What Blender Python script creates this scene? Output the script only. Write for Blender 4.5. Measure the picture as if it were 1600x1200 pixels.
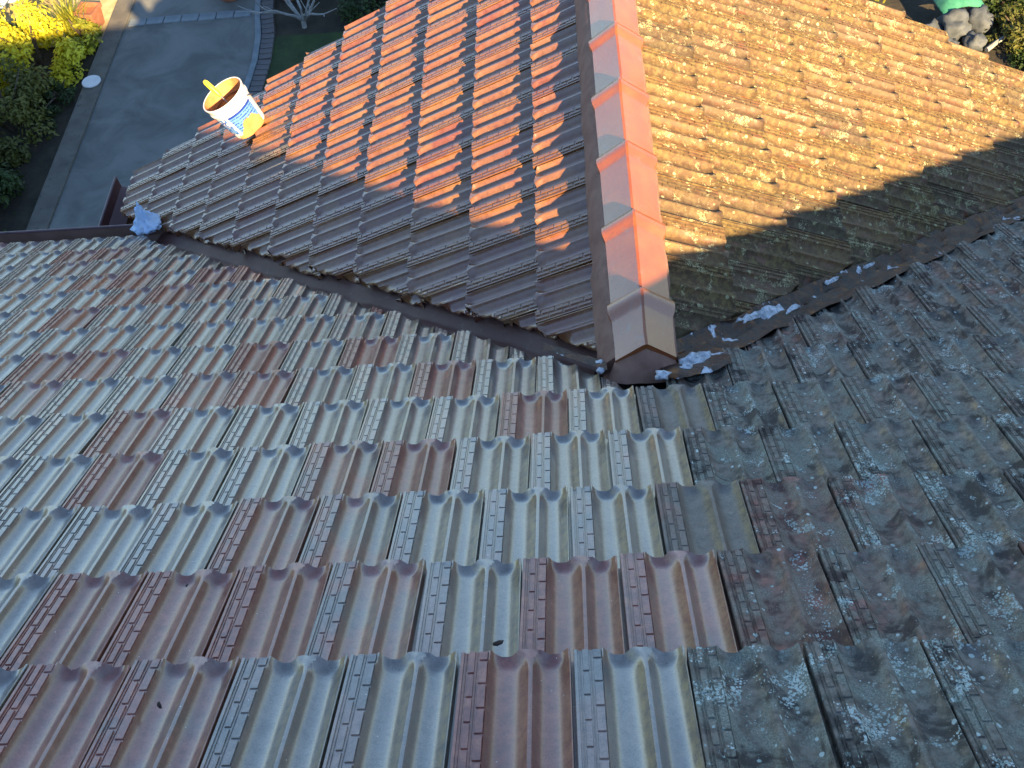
import bpy, bmesh, math, random
from mathutils import Vector, Matrix, noise
random.seed(7)
C = bpy.context.scene.collection
R = math.radians
for o in list(bpy.data.objects): bpy.data.objects.remove(o)

# ------------------------------------------------------------------ camera, sky, sun, exposure
scene = bpy.context.scene
cam = bpy.data.cameras.new('camera'); camo = bpy.data.objects.new('camera', cam); C.objects.link(camo)
cam.sensor_width = 36.0; cam.lens = 36.0*1543.35/1600.0; cam.clip_start = 0.05; cam.clip_end = 400
camo.location = (-0.2268, -1.9329, 2.6877); camo.rotation_euler = (0.6144, 0.0822, 0.0008)
scene.camera = camo
SUN = Vector((0.90, -1.754, 1.0)).normalized()
world = bpy.data.worlds.new('World'); scene.world = world; world.use_nodes = True
wn = world.node_tree; wn.nodes.clear()
sky = wn.nodes.new('ShaderNodeTexSky'); sky.sky_type = 'NISHITA'; sky.sun_disc = False
sky.sun_elevation = math.asin(SUN.z); sky.sun_rotation = math.atan2(SUN.x, SUN.y)
sky.air_density = 1.0; sky.dust_density = 0.05; sky.ozone_density = 2.0
bg = wn.nodes.new('ShaderNodeBackground'); bg.inputs[1].default_value = 0.08
wo = wn.nodes.new('ShaderNodeOutputWorld')
wn.links.new(sky.outputs[0], bg.inputs[0]); wn.links.new(bg.outputs[0], wo.inputs[0])
sl = bpy.data.lights.new('sun', 'SUN'); sl.energy = 5.0; sl.angle = R(0.55); sl.color = (1.0, 0.70, 0.36)
slo = bpy.data.objects.new('sun', sl); C.objects.link(slo)
slo.rotation_euler = SUN.to_track_quat('Z', 'Y').to_euler()
vs = scene.view_settings; vs.view_transform = 'Standard'; vs.look = 'None'; vs.exposure = 2.15; vs.gamma = 1.0

# ------------------------------------------------------------------ fitted geometry of the roof
TH, TH2 = 0.5998, 0.5348                 # pitch of the main slope and of the wing
W, G = 0.2141, 0.345                     # cover width and gauge of one tile
X0, S0, D0 = -0.4748, -1.5288, 0.0946    # tile grid origins
YV = 3.40                                # gable verge of the wing
T1, T2 = math.tan(TH), math.tan(TH2); VR = T2/T1
YR = -2.69                               # main ridge behind the camera
GZ = -7.0                                # garden level, a storey and a half below the eaves
K = 1.294
def gp(x, y): return (-.2268+(x+.2268)*K, -1.9329+(y+1.9329)*K)   # garden survey coordinates to metres
MAIN = Matrix(((1,0,0,0),(0,math.cos(TH),math.sin(TH),0),(0,-math.sin(TH),math.cos(TH),0),(0,0,0,1)))
# columns: across, down slope, normal
def frame(a, d, n): return Matrix(((a[0],d[0],n[0],0),(a[1],d[1],n[1],0),(a[2],d[2],n[2],0),(0,0,0,1)))
c1, s1, c2, s2 = math.cos(TH), math.sin(TH), math.cos(TH2), math.sin(TH2)
MAIN = frame((1,0,0), (0,c1,-s1), (0,s1,c1))
LEFT = frame((0,1,0), (-c2,0,-s2), (-s2,0,c2))
RIGHT = frame((0,-1,0), (c2,0,-s2), (s2,0,c2))

# ------------------------------------------------------------------ helpers
def tag(o, label=None, cat=None, group=None, kind=None):
    if label: o['label'] = label
    if cat: o['category'] = cat
    if group: o['group'] = group
    if kind: o['kind'] = kind
    return o
def link(name, me, mat=None, parent=None, mw=None):
    o = bpy.data.objects.new(name, me); C.objects.link(o)
    if mat and me and not me.materials: me.materials.append(mat)
    if parent: o.parent = parent
    if mw is not None: o.matrix_local = mw
    return o
def empty(name, loc=(0,0,0)):
    o = bpy.data.objects.new(name, None); C.objects.link(o); o.location = loc; o.empty_display_size = .1
    return o
def mesh(name, V, F, smooth=True, angle=38):
    me = bpy.data.meshes.new(name); me.from_pydata(V, [], F); me.update()
    if smooth:
        for p in me.polygons: p.use_smooth = True
        me.set_sharp_from_angle(angle=R(angle))
    return me
class MB:
    def __init__(s): s.V = []; s.F = []
    def box(s, a, b, M=None, taper=0):
        n = len(s.V)
        for z in (a[2], b[2]):
            t = taper if z == b[2] else 0
            for x, y in ((a[0]+t,a[1]+t),(b[0]-t,a[1]+t),(b[0]-t,b[1]-t),(a[0]+t,b[1]-t)):
                v = Vector((x,y,z)); s.V.append(M @ v if M else v)
        s.F += [(n,n+3,n+2,n+1),(n+4,n+5,n+6,n+7)] + [(n+i,n+(i+1)%4,n+4+(i+1)%4,n+4+i) for i in range(4)]
    def loft(s, rings, close=True, cap=True):
        n = len(s.V); m = len(rings[0])
        for r in rings: s.V += [Vector(v) for v in r]
        for i in range(len(rings)-1):
            for j in range(m if close else m-1):
                k = (j+1) % m
                s.F.append((n+i*m+j, n+i*m+k, n+(i+1)*m+k, n+(i+1)*m+j))
        if cap and close:
            s.F.append(tuple(n+j for j in range(m))[::-1]); s.F.append(tuple(n+(len(rings)-1)*m+j for j in range(m)))
    def tube(s, pts, rad, seg=8):
        rings = []
        for i, p in enumerate(pts):
            p = Vector(p); d = (Vector(pts[min(i+1,len(pts)-1)])-Vector(pts[max(i-1,0)])).normalized()
            a = d.orthogonal().normalized(); b = d.cross(a)
            r = rad[i] if isinstance(rad,(list,tuple)) else rad
            rings.append([p+(a*math.cos(t)+b*math.sin(t))*r for t in [2*math.pi*k/seg for k in range(seg)]])
        s.loft(rings)
    def lathe(s, prof, M, seg=40):
        rings = [[M @ Vector((r*math.cos(t), r*math.sin(t), z)) for t in [2*math.pi*k/seg for k in range(seg)]] for r, z in prof]
        s.loft(rings, cap=False)
    def build(s, name, mat=None, parent=None, smooth=True, angle=38):
        return link(name, mesh(name, s.V, s.F, smooth, angle), mat, parent)
def nz(x, y=0., z=0., s=1.): return noise.noise(Vector((x*s, y*s, z*s)))

# ------------------------------------------------------------------ materials
class NT:
    def __init__(s, name):
        s.m = bpy.data.materials.new(name); s.m.use_nodes = True; s.t = s.m.node_tree; s.t.nodes.clear()
        s.out = s.t.nodes.new('ShaderNodeOutputMaterial'); s.b = s.t.nodes.new('ShaderNodeBsdfPrincipled')
        s.t.links.new(s.b.outputs[0], s.out.inputs[0])
    def n(s, typ, **k):
        o = s.t.nodes.new(typ)
        for a, v in k.items(): setattr(o, a, v)
        return o
    def L(s, a, b): s.t.links.new(a, b)
    def put(s, sock, v):
        if isinstance(v, bpy.types.NodeSocket): s.L(v, sock)
        else: sock.default_value = v
    def math(s, op, a, b=0., clamp=False):
        o = s.n('ShaderNodeMath', operation=op); o.use_clamp = clamp
        s.put(o.inputs[0], a); s.put(o.inputs[1], b); return o.outputs[0]
    def mix(s, f, a, b, mode='MIX'):
        o = s.n('ShaderNodeMix', data_type='RGBA', blend_type=mode); o.clamp_factor = True
        s.put(o.inputs[0], f)
        for i, v in ((6,a),(7,b)):
            s.put(o.inputs[i], v if isinstance(v, bpy.types.NodeSocket) else (*v, 1.))
        return o.outputs[2]
    def noise(s, vec, scale, detail=3., rough=.55, dist=0.):
        o = s.n('ShaderNodeTexNoise'); o.inputs['Scale'].default_value = scale; o.inputs['Detail'].default_value = detail
        o.inputs['Roughness'].default_value = rough; o.inputs['Distortion'].default_value = dist
        s.L(vec, o.inputs['Vector']); return o.outputs['Fac']
    def voro(s, vec, scale, feat='F1'):
        o = s.n('ShaderNodeTexVoronoi', feature=feat); o.inputs['Scale'].default_value = scale; s.L(vec, o.inputs['Vector'])
        return o
    def ramp(s, f, lo, hi):
        o = s.n('ShaderNodeMapRange'); o.interpolation_type = 'SMOOTHSTEP'
        s.put(o.inputs[0], f); s.put(o.inputs[1], lo); s.put(o.inputs[2], hi); return o.outputs[0]
    def bump(s, h, dist, strength=1., prev=None):
        o = s.n('ShaderNodeBump'); o.inputs['Distance'].default_value = dist; o.inputs['Strength'].default_value = strength
        s.put(o.inputs['Height'], h)
        if prev: s.L(prev, o.inputs['Normal'])
        return o.outputs[0]
    def coord(s, kind='Object'): return s.n('ShaderNodeTexCoord').outputs[kind]
    def fin(s, col, rough, nrm=None, spec=.5, **k):
        s.put(s.b.inputs['Base Color'], col if isinstance(col, bpy.types.NodeSocket) else (*col, 1.))
        s.put(s.b.inputs['Roughness'], rough)
        s.put(s.b.inputs['Specular IOR Level'], spec)
        if nrm: s.L(nrm, s.b.inputs['Normal'])
        for a, v in k.items(): s.put(s.b.inputs[a.replace('_',' ')], v)
        return s.m

def tile_material(wing, lichen):
    t = NT('glazed_tile'+('_wing' if wing else '')+('_lichen' if lichen else ''))
    oi = t.n('ShaderNodeObjectInfo'); sc = t.n('ShaderNodeSeparateColor'); t.L(oi.outputs['Color'], sc.inputs[0])
    red, lich, rnd = sc.outputs[0], sc.outputs[1], sc.outputs[2]
    va = t.n('ShaderNodeAttribute', attribute_name='zone'); zs = t.n('ShaderNodeSeparateColor'); t.L(va.outputs['Color'], zs.inputs[0])
    strip, rim = zs.outputs[0], zs.outputs[1]
    co = t.coord(); sh = t.n('ShaderNodeVectorMath', operation='ADD'); cb = t.n('ShaderNodeCombineXYZ')
    r100 = t.math('MULTIPLY', rnd, 57.)
    for i in range(3): t.L(r100, cb.inputs[i])
    t.L(co, sh.inputs[0]); t.L(cb.outputs[0], sh.inputs[1]); v = sh.outputs[0]
    big = t.noise(v, 7., 2.); mid = t.noise(v, 42., 4., .65); fine = t.noise(v, 300., 2., .6)
    if not wing:
        grey = t.mix(t.ramp(big, .3, .7), (.150,.140,.124), (.235,.213,.175))
        grey = t.mix(t.math('MULTIPLY', t.ramp(mid, .45, .75), .4), grey, (.14,.10,.085))
        grey = t.mix(t.math('MULTIPLY', t.math('MULTIPLY', strip, t.ramp(big, .42, .62)), .5), grey, (.28,.15,.115))
        maroon = t.mix(t.ramp(big, .3, .7), (.20,.056,.042), (.30,.105,.075))
        maroon = t.mix(t.math('MULTIPLY', strip, t.math('MULTIPLY', t.ramp(mid, .4, .7), .8)), maroon, (.30,.115,.07))
        body = t.mix(t.ramp(t.math('ADD', red, t.math('MULTIPLY', t.math('SUBTRACT', big, .5), .8)), .34, .66), grey, maroon)
        rimf = t.math('MULTIPLY', rim, t.math('MULTIPLY', t.ramp(mid, .2, .6), t.math('SUBTRACT', .8, t.math('MULTIPLY', red, .6)), True))
        body = t.mix(rimf, body, (.40,.28,.085))
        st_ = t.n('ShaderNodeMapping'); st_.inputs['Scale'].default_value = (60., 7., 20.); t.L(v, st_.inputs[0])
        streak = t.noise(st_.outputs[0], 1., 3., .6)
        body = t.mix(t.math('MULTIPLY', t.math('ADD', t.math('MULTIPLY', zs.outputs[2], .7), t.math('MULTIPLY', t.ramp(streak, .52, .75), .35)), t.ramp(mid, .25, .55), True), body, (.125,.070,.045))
    else:
        body = t.mix(red, (.185,.072,.021), (.185,.052,.018))
        body = t.mix(t.ramp(big, .35, .7), body, (.235,.106,.028))
        body = t.mix(t.math('MULTIPLY', t.ramp(t.math('ADD', mid, t.math('MULTIPLY', rnd, .12)), .5, .75), .4), body, (.08,.052,.050))
    if wing and lichen: body = t.mix(1., body, (.85,.92,.80), 'MULTIPLY')
    body = t.mix(.8, body, t.mix(t.ramp(t.math('ADD', t.math('MULTIPLY', mid, .6), t.math('MULTIPLY', fine, .4)), .35, .65), (.58,.55,.52), (1.3,1.3,1.3)), 'MULTIPLY')
    # pits and specks of the fired clay
    body = t.mix(t.math('MULTIPLY', t.ramp(fine, .60, .74), .5), body, (.055,.04,.035))
    vw = t.voro(v, 95.); vs_ = t.n('ShaderNodeSeparateColor'); t.L(vw.outputs['Color'], vs_.inputs[0])
    spot = t.ramp(vw.outputs['Distance'], .12, .07)
    body = t.mix(t.math('MULTIPLY', spot, t.ramp(vs_.outputs[0], .86, .87)), body, (.04,.03,.028))
    body = t.mix(t.math('MULTIPLY', spot, t.ramp(vs_.outputs[1], .955, .96)), body, (.72,.71,.68))
    rough = t.math('ADD', t.math('ADD', t.math('MULTIPLY', big, .14), .24), t.math('MULTIPLY', mid, .16))
    rough = t.math('ADD', rough, t.math('MULTIPLY', strip, .12))
    n = t.bump(t.math('ADD', mid, t.math('MULTIPLY', fine, .5)), .0014, .6)
    if lichen:
        n1 = t.noise(v, 14., 4., .65)
        gl = t.ramp(t.math('ADD', n1, .14), .42, .62)
        gl = t.math('MULTIPLY', gl, t.ramp(lich, .0, .5))
        if wing:
            gcol = t.mix(t.ramp(mid, .4, .65), (.060,.048,.022), (.175,.142,.052))
            gcol = t.mix(t.ramp(rnd, .55, .95), gcol, t.mix(t.ramp(mid, .4, .65), (.042,.040,.026), (.10,.094,.05)))
            gl = t.math('MULTIPLY', gl, t.math('ADD', .6, t.math('MULTIPLY', t.ramp(red, .0, .9), .4)))
        else:
            gcol = t.mix(t.ramp(mid, .35, .65), (.100,.088,.070), (.235,.205,.160))
            blk = t.ramp(t.noise(v, 9., 4., .65, .6), .50, .62)
            gcol = t.mix(t.math('MULTIPLY', blk, .85), gcol, (.022,.023,.022))
            gcol = t.mix(t.math('MULTIPLY', t.ramp(n1, .46, .60), t.math('SUBTRACT', 1., blk)), gcol, t.mix(t.ramp(fine, .4, .6), (.135,.150,.122), (.25,.265,.215)))
        body = t.mix(t.math('MULTIPLY', gl, t.math('SUBTRACT', .9, t.math('MULTIPLY', t.ramp(red, .6, .95), .6)) if not wing else .72), body, gcol)
        n2_ = t.noise(v, 9.5 if not wing else 17., 4., .62, .5)
        patch = t.ramp(t.math('ADD', n2_, t.math('MULTIPLY', lich, .2)), .695 if not wing else .70, .82 if not wing else .83)
        vl = t.voro(v, 170.); v2 = t.voro(v, 36. if wing else 58.); c2_ = t.n('ShaderNodeSeparateColor'); t.L(v2.outputs['Color'], c2_.inputs[0])
        cr = t.math('MULTIPLY', t.ramp(t.math('ADD', vl.outputs['Distance'], t.math('MULTIPLY', t.math('SUBTRACT', 1., patch), .52)), .72, .5), t.ramp(fine, .34, .5))
        dots = t.math('MULTIPLY', t.ramp(t.math('ADD', v2.outputs['Distance'], t.math('MULTIPLY', mid, .5)), .56, .46), t.ramp(c2_.outputs[0], .86, .88))
        cr = t.math('MULTIPLY', t.math('MAXIMUM', cr, dots, True), t.ramp(lich, .05, .5))
        lc = t.mix(c2_.outputs[1], (.25,.32,.285), (.54,.62,.57))
        if wing: lc = t.mix(c2_.outputs[1], (.27,.25,.12), (.42,.39,.22))
        body = t.mix(cr, body, lc)
        rough = t.math('ADD', rough, t.math('MULTIPLY', t.math('MAXIMUM', gl, cr, True), .5))
        n = t.bump(t.math('ADD', t.math('MULTIPLY', vl.outputs['Distance'], patch), t.math('MULTIPLY', n2_, .18)), .0030 if not wing else .0018, .6, n)
    return t.fin(body, rough, n, .6, Coat_Weight=.0 if lichen else (.9 if wing else t.math('SUBTRACT', 1., t.math('MULTIPLY', red, .55))), Coat_Roughness=t.math('ADD', .13, t.math('MULTIPLY', mid, .2)), Coat_IOR=1.75 if wing else 1.8)
M = {}
TM = {(w, l): tile_material(w, l) for w in (0, 1) for l in (0, 1)}

def simple(name, cols, scale, rough=.8, bumpd=.002, bscale=None, spec=.4, dist=0., detail=5., **k):
    t = NT(name); v = t.coord(); f = t.noise(v, scale, detail, .6, dist); c = t.mix(t.ramp(f, .3, .7), cols[0], cols[1])
    if len(cols) > 2: c = t.mix(t.ramp(t.noise(v, scale*3.7, 4., .6), .58, .68), c, cols[2])
    return t.fin(c, rough, t.bump(t.noise(v, bscale or scale*4, 5., .65), bumpd, .7), spec, **k)
M['mortar'] = simple('brown_mortar', ((.20,.105,.075),(.28,.16,.115)), 14, .75, .003, 60)
M['valley'] = simple('brown_painted_valley_metal', ((.080,.036,.030),(.115,.056,.047),(.12,.068,.058)), 6, .5, .002, 9, .3)
M['gutter'] = simple('maroon_gutter_metal', ((.085,.032,.032),(.115,.048,.045)), 5, .45, .001, 30, .5)
M['gutter2'] = simple('brown_gutter_metal', ((.20,.125,.10),(.27,.18,.145)), 5, .45, .001, 30, .5)
M['lip'] = simple('purple_brown_lip', ((.11,.07,.075),(.15,.10,.105)), 9, .4, .001, 30, .5)
M['lead'] = simple('black_lead_flashing', ((.016,.017,.02),(.04,.042,.05)), 14, .45, .004, 20, .5)
M['batten'] = simple('dark_underlay', ((.012,.011,.010),(.03,.027,.025)), 20, .9)
M['wall'] = simple('brick_wall', ((.24,.11,.07),(.32,.17,.11)), 20, .9)
M['white'] = simple('white_plastic', ((.58,.60,.60),(.68,.69,.68)), 8, .4, .0005, 40)
M['soil'] = simple('garden_soil', ((.022,.019,.014),(.05,.042,.028),(.025,.035,.012)), 2.6, .95, .03, 9)
M['lawn'] = simple('lawn_green', ((.018,.035,.010),(.035,.062,.016)), 3, .9, .02, 30)
M['drygrass'] = simple('dry_sandy_verge', ((.33,.27,.13),(.46,.40,.22)), 5, .9, .01, 20)
M['concrete'] = simple('driveway_concrete', ((.092,.098,.090),(.165,.172,.158)), 1.3, .85, .004, 24, .3, .6, 7.)
M['kerb'] = simple('kerb_concrete', ((.085,.08,.068),(.13,.122,.10),(.07,.068,.058)), 3, .9, .004, 24)
M['edging'] = simple('pale_concrete_edging', ((.12,.15,.165),(.19,.22,.235)), 4, .85, .003, 24)
M['paver'] = simple('grey_brick_paver', ((.085,.083,.085),(.13,.12,.115)), 9, .9, .003, 40)
M['terracotta'] = simple('terracotta_pot', ((.23,.085,.045),(.33,.15,.085)), 7, .8, .002, 30)
M['trunk'] = simple('shrub_bark', ((.06,.045,.03),(.11,.085,.06)), 16, .9)
M['grey_twig'] = simple('grey_bare_wood', ((.20,.21,.20),(.30,.31,.30)), 20, .85)
M['rock'] = simple('blue_grey_rock', ((.045,.055,.065),(.085,.10,.115)), 6, .7, .01, 20)
M['yellow'] = simple('yellow_plastic', ((.80,.66,.03),(.86,.74,.06)), 20, .35, .0005, 40)
M['steel'] = simple('trowel_steel', ((.35,.35,.34),(.5,.5,.48)), 20, .3, .0005, 40, Metallic=1.)
M['chip'] = simple('dark_clay_chip', ((.02,.014,.012),(.05,.035,.03)), 60, .8)
M['green'] = simple('green_plastic', ((.03,.16,.10),(.06,.24,.15)), 9, .4, .004, 14)
M['mortar_wet'] = simple('wet_brown_mortar', ((.045,.022,.014),(.075,.038,.024)), 20, .5, .004, 50)

def cap_mat():
    t = NT('painted_ridge_cap'); v = t.coord(); a = t.noise(v, 9., 4.); b = t.noise(v, 120., 3.)
    c = t.mix(t.ramp(a, .35, .7), (.27,.066,.012), (.32,.092,.018))
    c = t.mix(t.math('MULTIPLY', t.ramp(t.noise(v, 17., 5., .75), .56, .72), .75), c, (.22,.12,.085))
    vv = t.voro(v, 70.); p = t.math('MULTIPLY', t.ramp(vv.outputs['Distance'], .16, .07), t.ramp(t.noise(v, 21., 1.), .5, .56))
    c = t.mix(p, c, (.09,.05,.04))
    return t.fin(c, t.math('ADD', .26, t.math('MULTIPLY', a, .16)), t.bump(t.math('SUBTRACT', b, p), .0012, .5, t.bump(t.noise(v, 30., 4., .7), .004, .35)), .6, Coat_Weight=.7, Coat_Roughness=.22, Coat_IOR=1.75)
M['cap'] = cap_mat()
def rust_mat():
    t = NT('rusty_valley'); v = t.coord(); a = t.noise(v, 19., 5., .65); b = t.noise(v, 55., 4., .65)
    c = t.mix(t.ramp(a, .42, .58), (.018,.017,.020), (.060,.027,.016))
    c = t.mix(t.ramp(t.noise(v, 17., 3.), .58, .68), c, (.16,.062,.016))
    wm = t.ramp(t.noise(v, 7.5, 5., .62, .5), .60, .625)
    c = t.mix(wm, c, t.mix(t.ramp(b, .4, .6), (.36,.40,.46), (.62,.65,.68)))
    return t.fin(c, t.math('ADD', .42, t.math('MULTIPLY', wm, .45)), t.bump(t.math('ADD', b, t.math('ADD', wm, a)), .008, .8), .35)
M['rust'] = rust_mat()
def leaf_mat(name, cols, tr=.35):
    t = NT(name); oi = t.n('ShaderNodeAttribute', attribute_name='leafcol')
    s = t.n('ShaderNodeSeparateColor'); t.L(oi.outputs['Color'], s.inputs[0])
    c = t.mix(s.outputs[0], cols[0], cols[1])
    t.fin(c, .5, None, .4)
    tb = t.n('ShaderNodeBsdfTranslucent'); t.L(c, tb.inputs[0]); mx = t.n('ShaderNodeMixShader'); mx.inputs[0].default_value = tr
    t.L(t.b.outputs[0], mx.inputs[1]); t.L(tb.outputs[0], mx.inputs[2]); t.L(mx.outputs[0], t.out.inputs[0])
    return t.m
M['leaf_gold'] = leaf_mat('golden_leaf', ((.50,.46,.02),(.75,.70,.05)))
M['leaf_dark'] = leaf_mat('dark_green_leaf', ((.018,.04,.012),(.06,.10,.022)))
M['leaf_olive'] = leaf_mat('olive_leaf', ((.06,.075,.015),(.16,.16,.03)))
M['leaf_lime'] = leaf_mat('lime_strappy_leaf', ((.16,.20,.02),(.34,.34,.04)))

# ------------------------------------------------------------------ the tile
def sm(x): x = max(0., min(1., x)); return x*x*(3-2*x)
DEEP = .0235
def prof(f, y):
    """height above the nose plane and zone of fraction f across the tile, y = distance from the nose (<= 0)"""
    e = sm((y+.046)/.046)                                  # rounded closing of the pans at the nose
    hw = .020+.085*e*e
    m = .622
    aL, aR, bL, bR = .247+.02*e, m-hw, m+hw*1.1, .962-.015*e
    fade = 1-.45*sm((y+.024)/.024)
    z = 0.
    def pan(l, r):
        q = (f-l)/(r-l); q = q**.92; x = abs(2*q-1)
        return -DEEP*fade*(1-x**2.5)
    if f <= .245: z = -.0026
    elif aL < f < aR: z = pan(aL, aR)
    elif bL < f < bR: z = pan(bL, bR)
    elif f > .965: z = -.001
    rim = max(0., 1-abs(f-(aR-.035))/.06)*.9 if f < m else max(0., 1-abs(f-(bR-.03))/.06)
    lf = max(0., 1-abs(f-(aL+.02))/.07) if f > .246 and f < m else (max(0., 1-abs(f-(bL+.02))/.07) if f >= m else 0.)
    return z, (1. if f <= .243 else 0.), rim, lf
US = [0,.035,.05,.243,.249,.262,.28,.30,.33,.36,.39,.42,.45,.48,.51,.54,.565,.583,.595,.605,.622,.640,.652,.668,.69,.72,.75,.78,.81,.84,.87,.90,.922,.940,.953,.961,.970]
YS = [0,-.006,-.014,-.022,-.031,-.042,-.06,-.14,-.24,-G,-G-.055]
TILT = .046/G
def tile_mesh(mat, var):
    V, F, Z = [], [], []
    nU = len(US)
    for y in YS:
        for f in US:
            z, st, rim, lf = prof(f, y); yy = y
            if y == 0: yy = -.0035*math.sin(f*19.)-.002
            if y > -.02:
                wear = 1+y/.02
                yy += wear*(.0030*nz(f*14, var*5.3, 1.)+.0018*nz(f*37, var*3.1, 2.)); z += wear*.0012*nz(f*25, var*7.7, 4.)
                if var == 1 and f > .86: yy -= wear*.016*sm((f-.86)/.10)+wear*.003*nz(f*60,3)
                if var == 2 and .5 < f < .6: yy -= wear*.007*sm(1-abs(f-.55)/.05)
                if var == 3 and f < .16: yy -= wear*.010*sm((.16-f)/.10)
            z += .0010*nz(f*5, y*9, var*4.)
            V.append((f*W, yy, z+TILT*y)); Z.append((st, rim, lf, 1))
    for i in range(len(YS)-1):
        for j in range(nU-1):
            a = i*nU+j; F.append((a, a+nU, a+nU+1, a+1))
    # nose face, rounded over a little
    n = len(V)
    for j, f in enumerate(US):
        x, y, z = V[j]; V.append((x, y+.004, min(z,-.003)-.010)); Z.append(Z[j])
    for j, f in enumerate(US):
        x, y, z = V[j]; V.append((x, y, -.038)); Z.append(Z[j])
    for j in range(nU-1):
        F.append((j, j+1, n+j+1, n+j)); F.append((n+j, n+j+1, n+nU+j+1, n+nU+j))
    # left side wall and the under-lapping channel on the right
    n = len(V)
    for i, y in enumerate(YS):
        x, yy, z = V[i*nU]; V.append((x+.0005, yy, z-.031)); Z.append((.5,0,0,1))
    for i in range(len(YS)-1): F.append((i*nU, n+i, n+i+1, (i+1)*nU))
    n2 = len(V)
    for i, y in enumerate(YS):
        x, yy, z = V[i*nU+nU-1]; V.append((x+.0008, yy, z-.030)); V.append((W+.018, yy, z-.032)); Z += [(0,.3,0,1),(0,0,0,1)]
    for i in range(len(YS)-1):
        a, b = i*nU+nU-1, (i+1)*nU+nU-1; c, d = n2+2*i, n2+2*i+2
        F.append((a, b, d, c)); F.append((c, d, d+1, c+1))
    # smooth rim and the two columns of embossed bricks
    def bx(x0, x1, y0, y1, h0, h1, tz=0.):
        k = len(V); b = .0009
        lo = -.0030
        for (x, y, top) in ((x0,y0,0),(x1,y0,0),(x1,y1,0),(x0,y1,0)): V.append((x, y, lo+TILT*y)); Z.append((1,0,0,1))
        for (x, y, h) in ((x0+b,y0+b,h0),(x1-b,y0+b,h0),(x1-b,y1-b,h1),(x0+b,y1-b,h1)): V.append((x, y, h+TILT*y)); Z.append((1,0,0,1))
        F.append((k+4,k+5,k+6,k+7))
        for q in range(4): F.append((k+q, k+(q+1)%4, k+4+(q+1)%4, k+4+q))
    bx(0, .035*W, -G-.02, -.002, .0006, .0006)
    bx(.048*W, .060*W, -G-.02, -.004, -.0002, -.0002)
    bx(.1435*W, .155*W, -G-.02, -.004, -.0004, -.0004)
    step = .0585
    for col, (xa, xb, off) in enumerate(((.073,.132,.0),(.168,.243,.026))):
        y = -.003
        first = True
        while y > -G-.015:
            ln = (step if not (first and off) else off); first = False
            bx(xa*W, xb*W, y-ln+.0055, y, .0000, .0014)
            y -= ln
    me = mesh('roof_tile', V, F, True, 32)
    at = me.color_attributes.new('zone', 'FLOAT_COLOR', 'POINT')
    for i, z in enumerate(Z): at.data[i].color = z
    me.materials.append(mat)
    return me
TILES = {k: [tile_mesh(m, q) for q in range(5)] for k, m in TM.items()}
def cut_tile(me, mats, planes, name='roof_tile'):
    """a copy of the tile cut along the given world planes (point, outward normal), with a thick cut edge"""
    bm = bmesh.new(); bm.from_mesh(me)
    inv = mats.inverted()
    for co, no in planes:
        lc = inv @ Vector(co); ln = (mats.to_3x3().transposed() @ Vector(no)).normalized()
        r = bmesh.ops.bisect_plane(bm, geom=bm.verts[:]+bm.edges[:]+bm.faces[:], plane_co=lc, plane_no=ln, clear_outer=True, dist=1e-5)
        ed = [e for e in r['geom_cut'] if isinstance(e, bmesh.types.BMEdge) and e.is_valid and e.is_boundary]
        if ed:
            x = bmesh.ops.extrude_edge_only(bm, edges=ed)
            for vv in x['geom']:
                if isinstance(vv, bmesh.types.BMVert): vv.co.z -= .013; vv.co += ln*random.uniform(-.004,.004)
    if len(bm.faces) == 0: bm.free(); return None
    bmesh.ops.recalc_face_normals(bm, faces=[]) if False else None
    m2 = bpy.data.meshes.new(name); bm.to_mesh(m2); bm.free(); m2.materials.append(me.materials[0])
    return m2
# view test, used only to decide which tiles the photograph shows
CI = camo.matrix_basis.inverted()
CI = (Matrix.Translation(camo.location) @ camo.rotation_euler.to_matrix().to_4x4()).inverted()
def px(p):
    q = CI @ Vector(p)
    if q.z > -.05: return None
    return (800+1543.35*q.x/-q.z, 600-1543.35*q.y/-q.z)
def seen(mw):
    for a in ((0,0),(W,0),(0,-G),(W,-G),(W/2,-G/2)):
        q = px(mw @ Vector((a[0], a[1], 0)))
        if q and -6 < q[0] < 1606 and -6 < q[1] < 1206: return True
    return False

# ------------------------------------------------------------------ the setting
def sheet(name, poly, z, mat, thick=0., kind='structure', parent=None):
    b = MB(); n = len(poly); poly = poly if name == 'ground' else [gp(*q) for q in poly]
    b.V = [Vector((x,y,z)) for x, y in poly]; b.F = [tuple(range(n))]
    if thick:
        b.V += [Vector((x,y,z-thick)) for x, y in poly]
        b.F += [(i, n+i, n+(i+1)%n, (i+1)%n) for i in range(n)]
    o = b.build(name, mat, parent, False)
    if kind: o['kind'] = kind
    return o
sheet('ground', [(-120,-120),(120,-120),(120,120),(-120,120)], GZ-.06, M['soil'])
# unseen dark ring, added to keep the bright horizon out of the glaze reflections
b = MB(); rings = []
for i in range(73):
    a = 2*math.pi*i/72; ca, sa = math.cos(a), math.sin(a); q = nz(ca*3, sa*3, 4)+.5*nz(ca*9, sa*9, 2)
    rings.append([(ca*r, sa*r, GZ-.3+h*(1+.35*q)) for r, h in ((62,0),(70,5.5),(82,8.5),(98,10.5),(118,9.))])
b.loft(rings, close=False)
o = b.build('horizon_blocker', simple('horizon_blocker_green', ((.012,.020,.014),(.026,.038,.026)), .35, .95, .3, 1.2)); o['kind'] = 'structure'
rightedge = [(-4.45,5.5),(-4.28,6.6),(-4.20,7.3),(-4.13,7.9),(-4.10,8.5),(-4.13,9.0),(-4.22,9.5),(-4.30,10.2),(-4.35,12)]
sheet('driveway', [(-6.0,-2),(-4.5,-2)]+rightedge+[(-5.98,12)], GZ, M['concrete'], .05)
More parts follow.
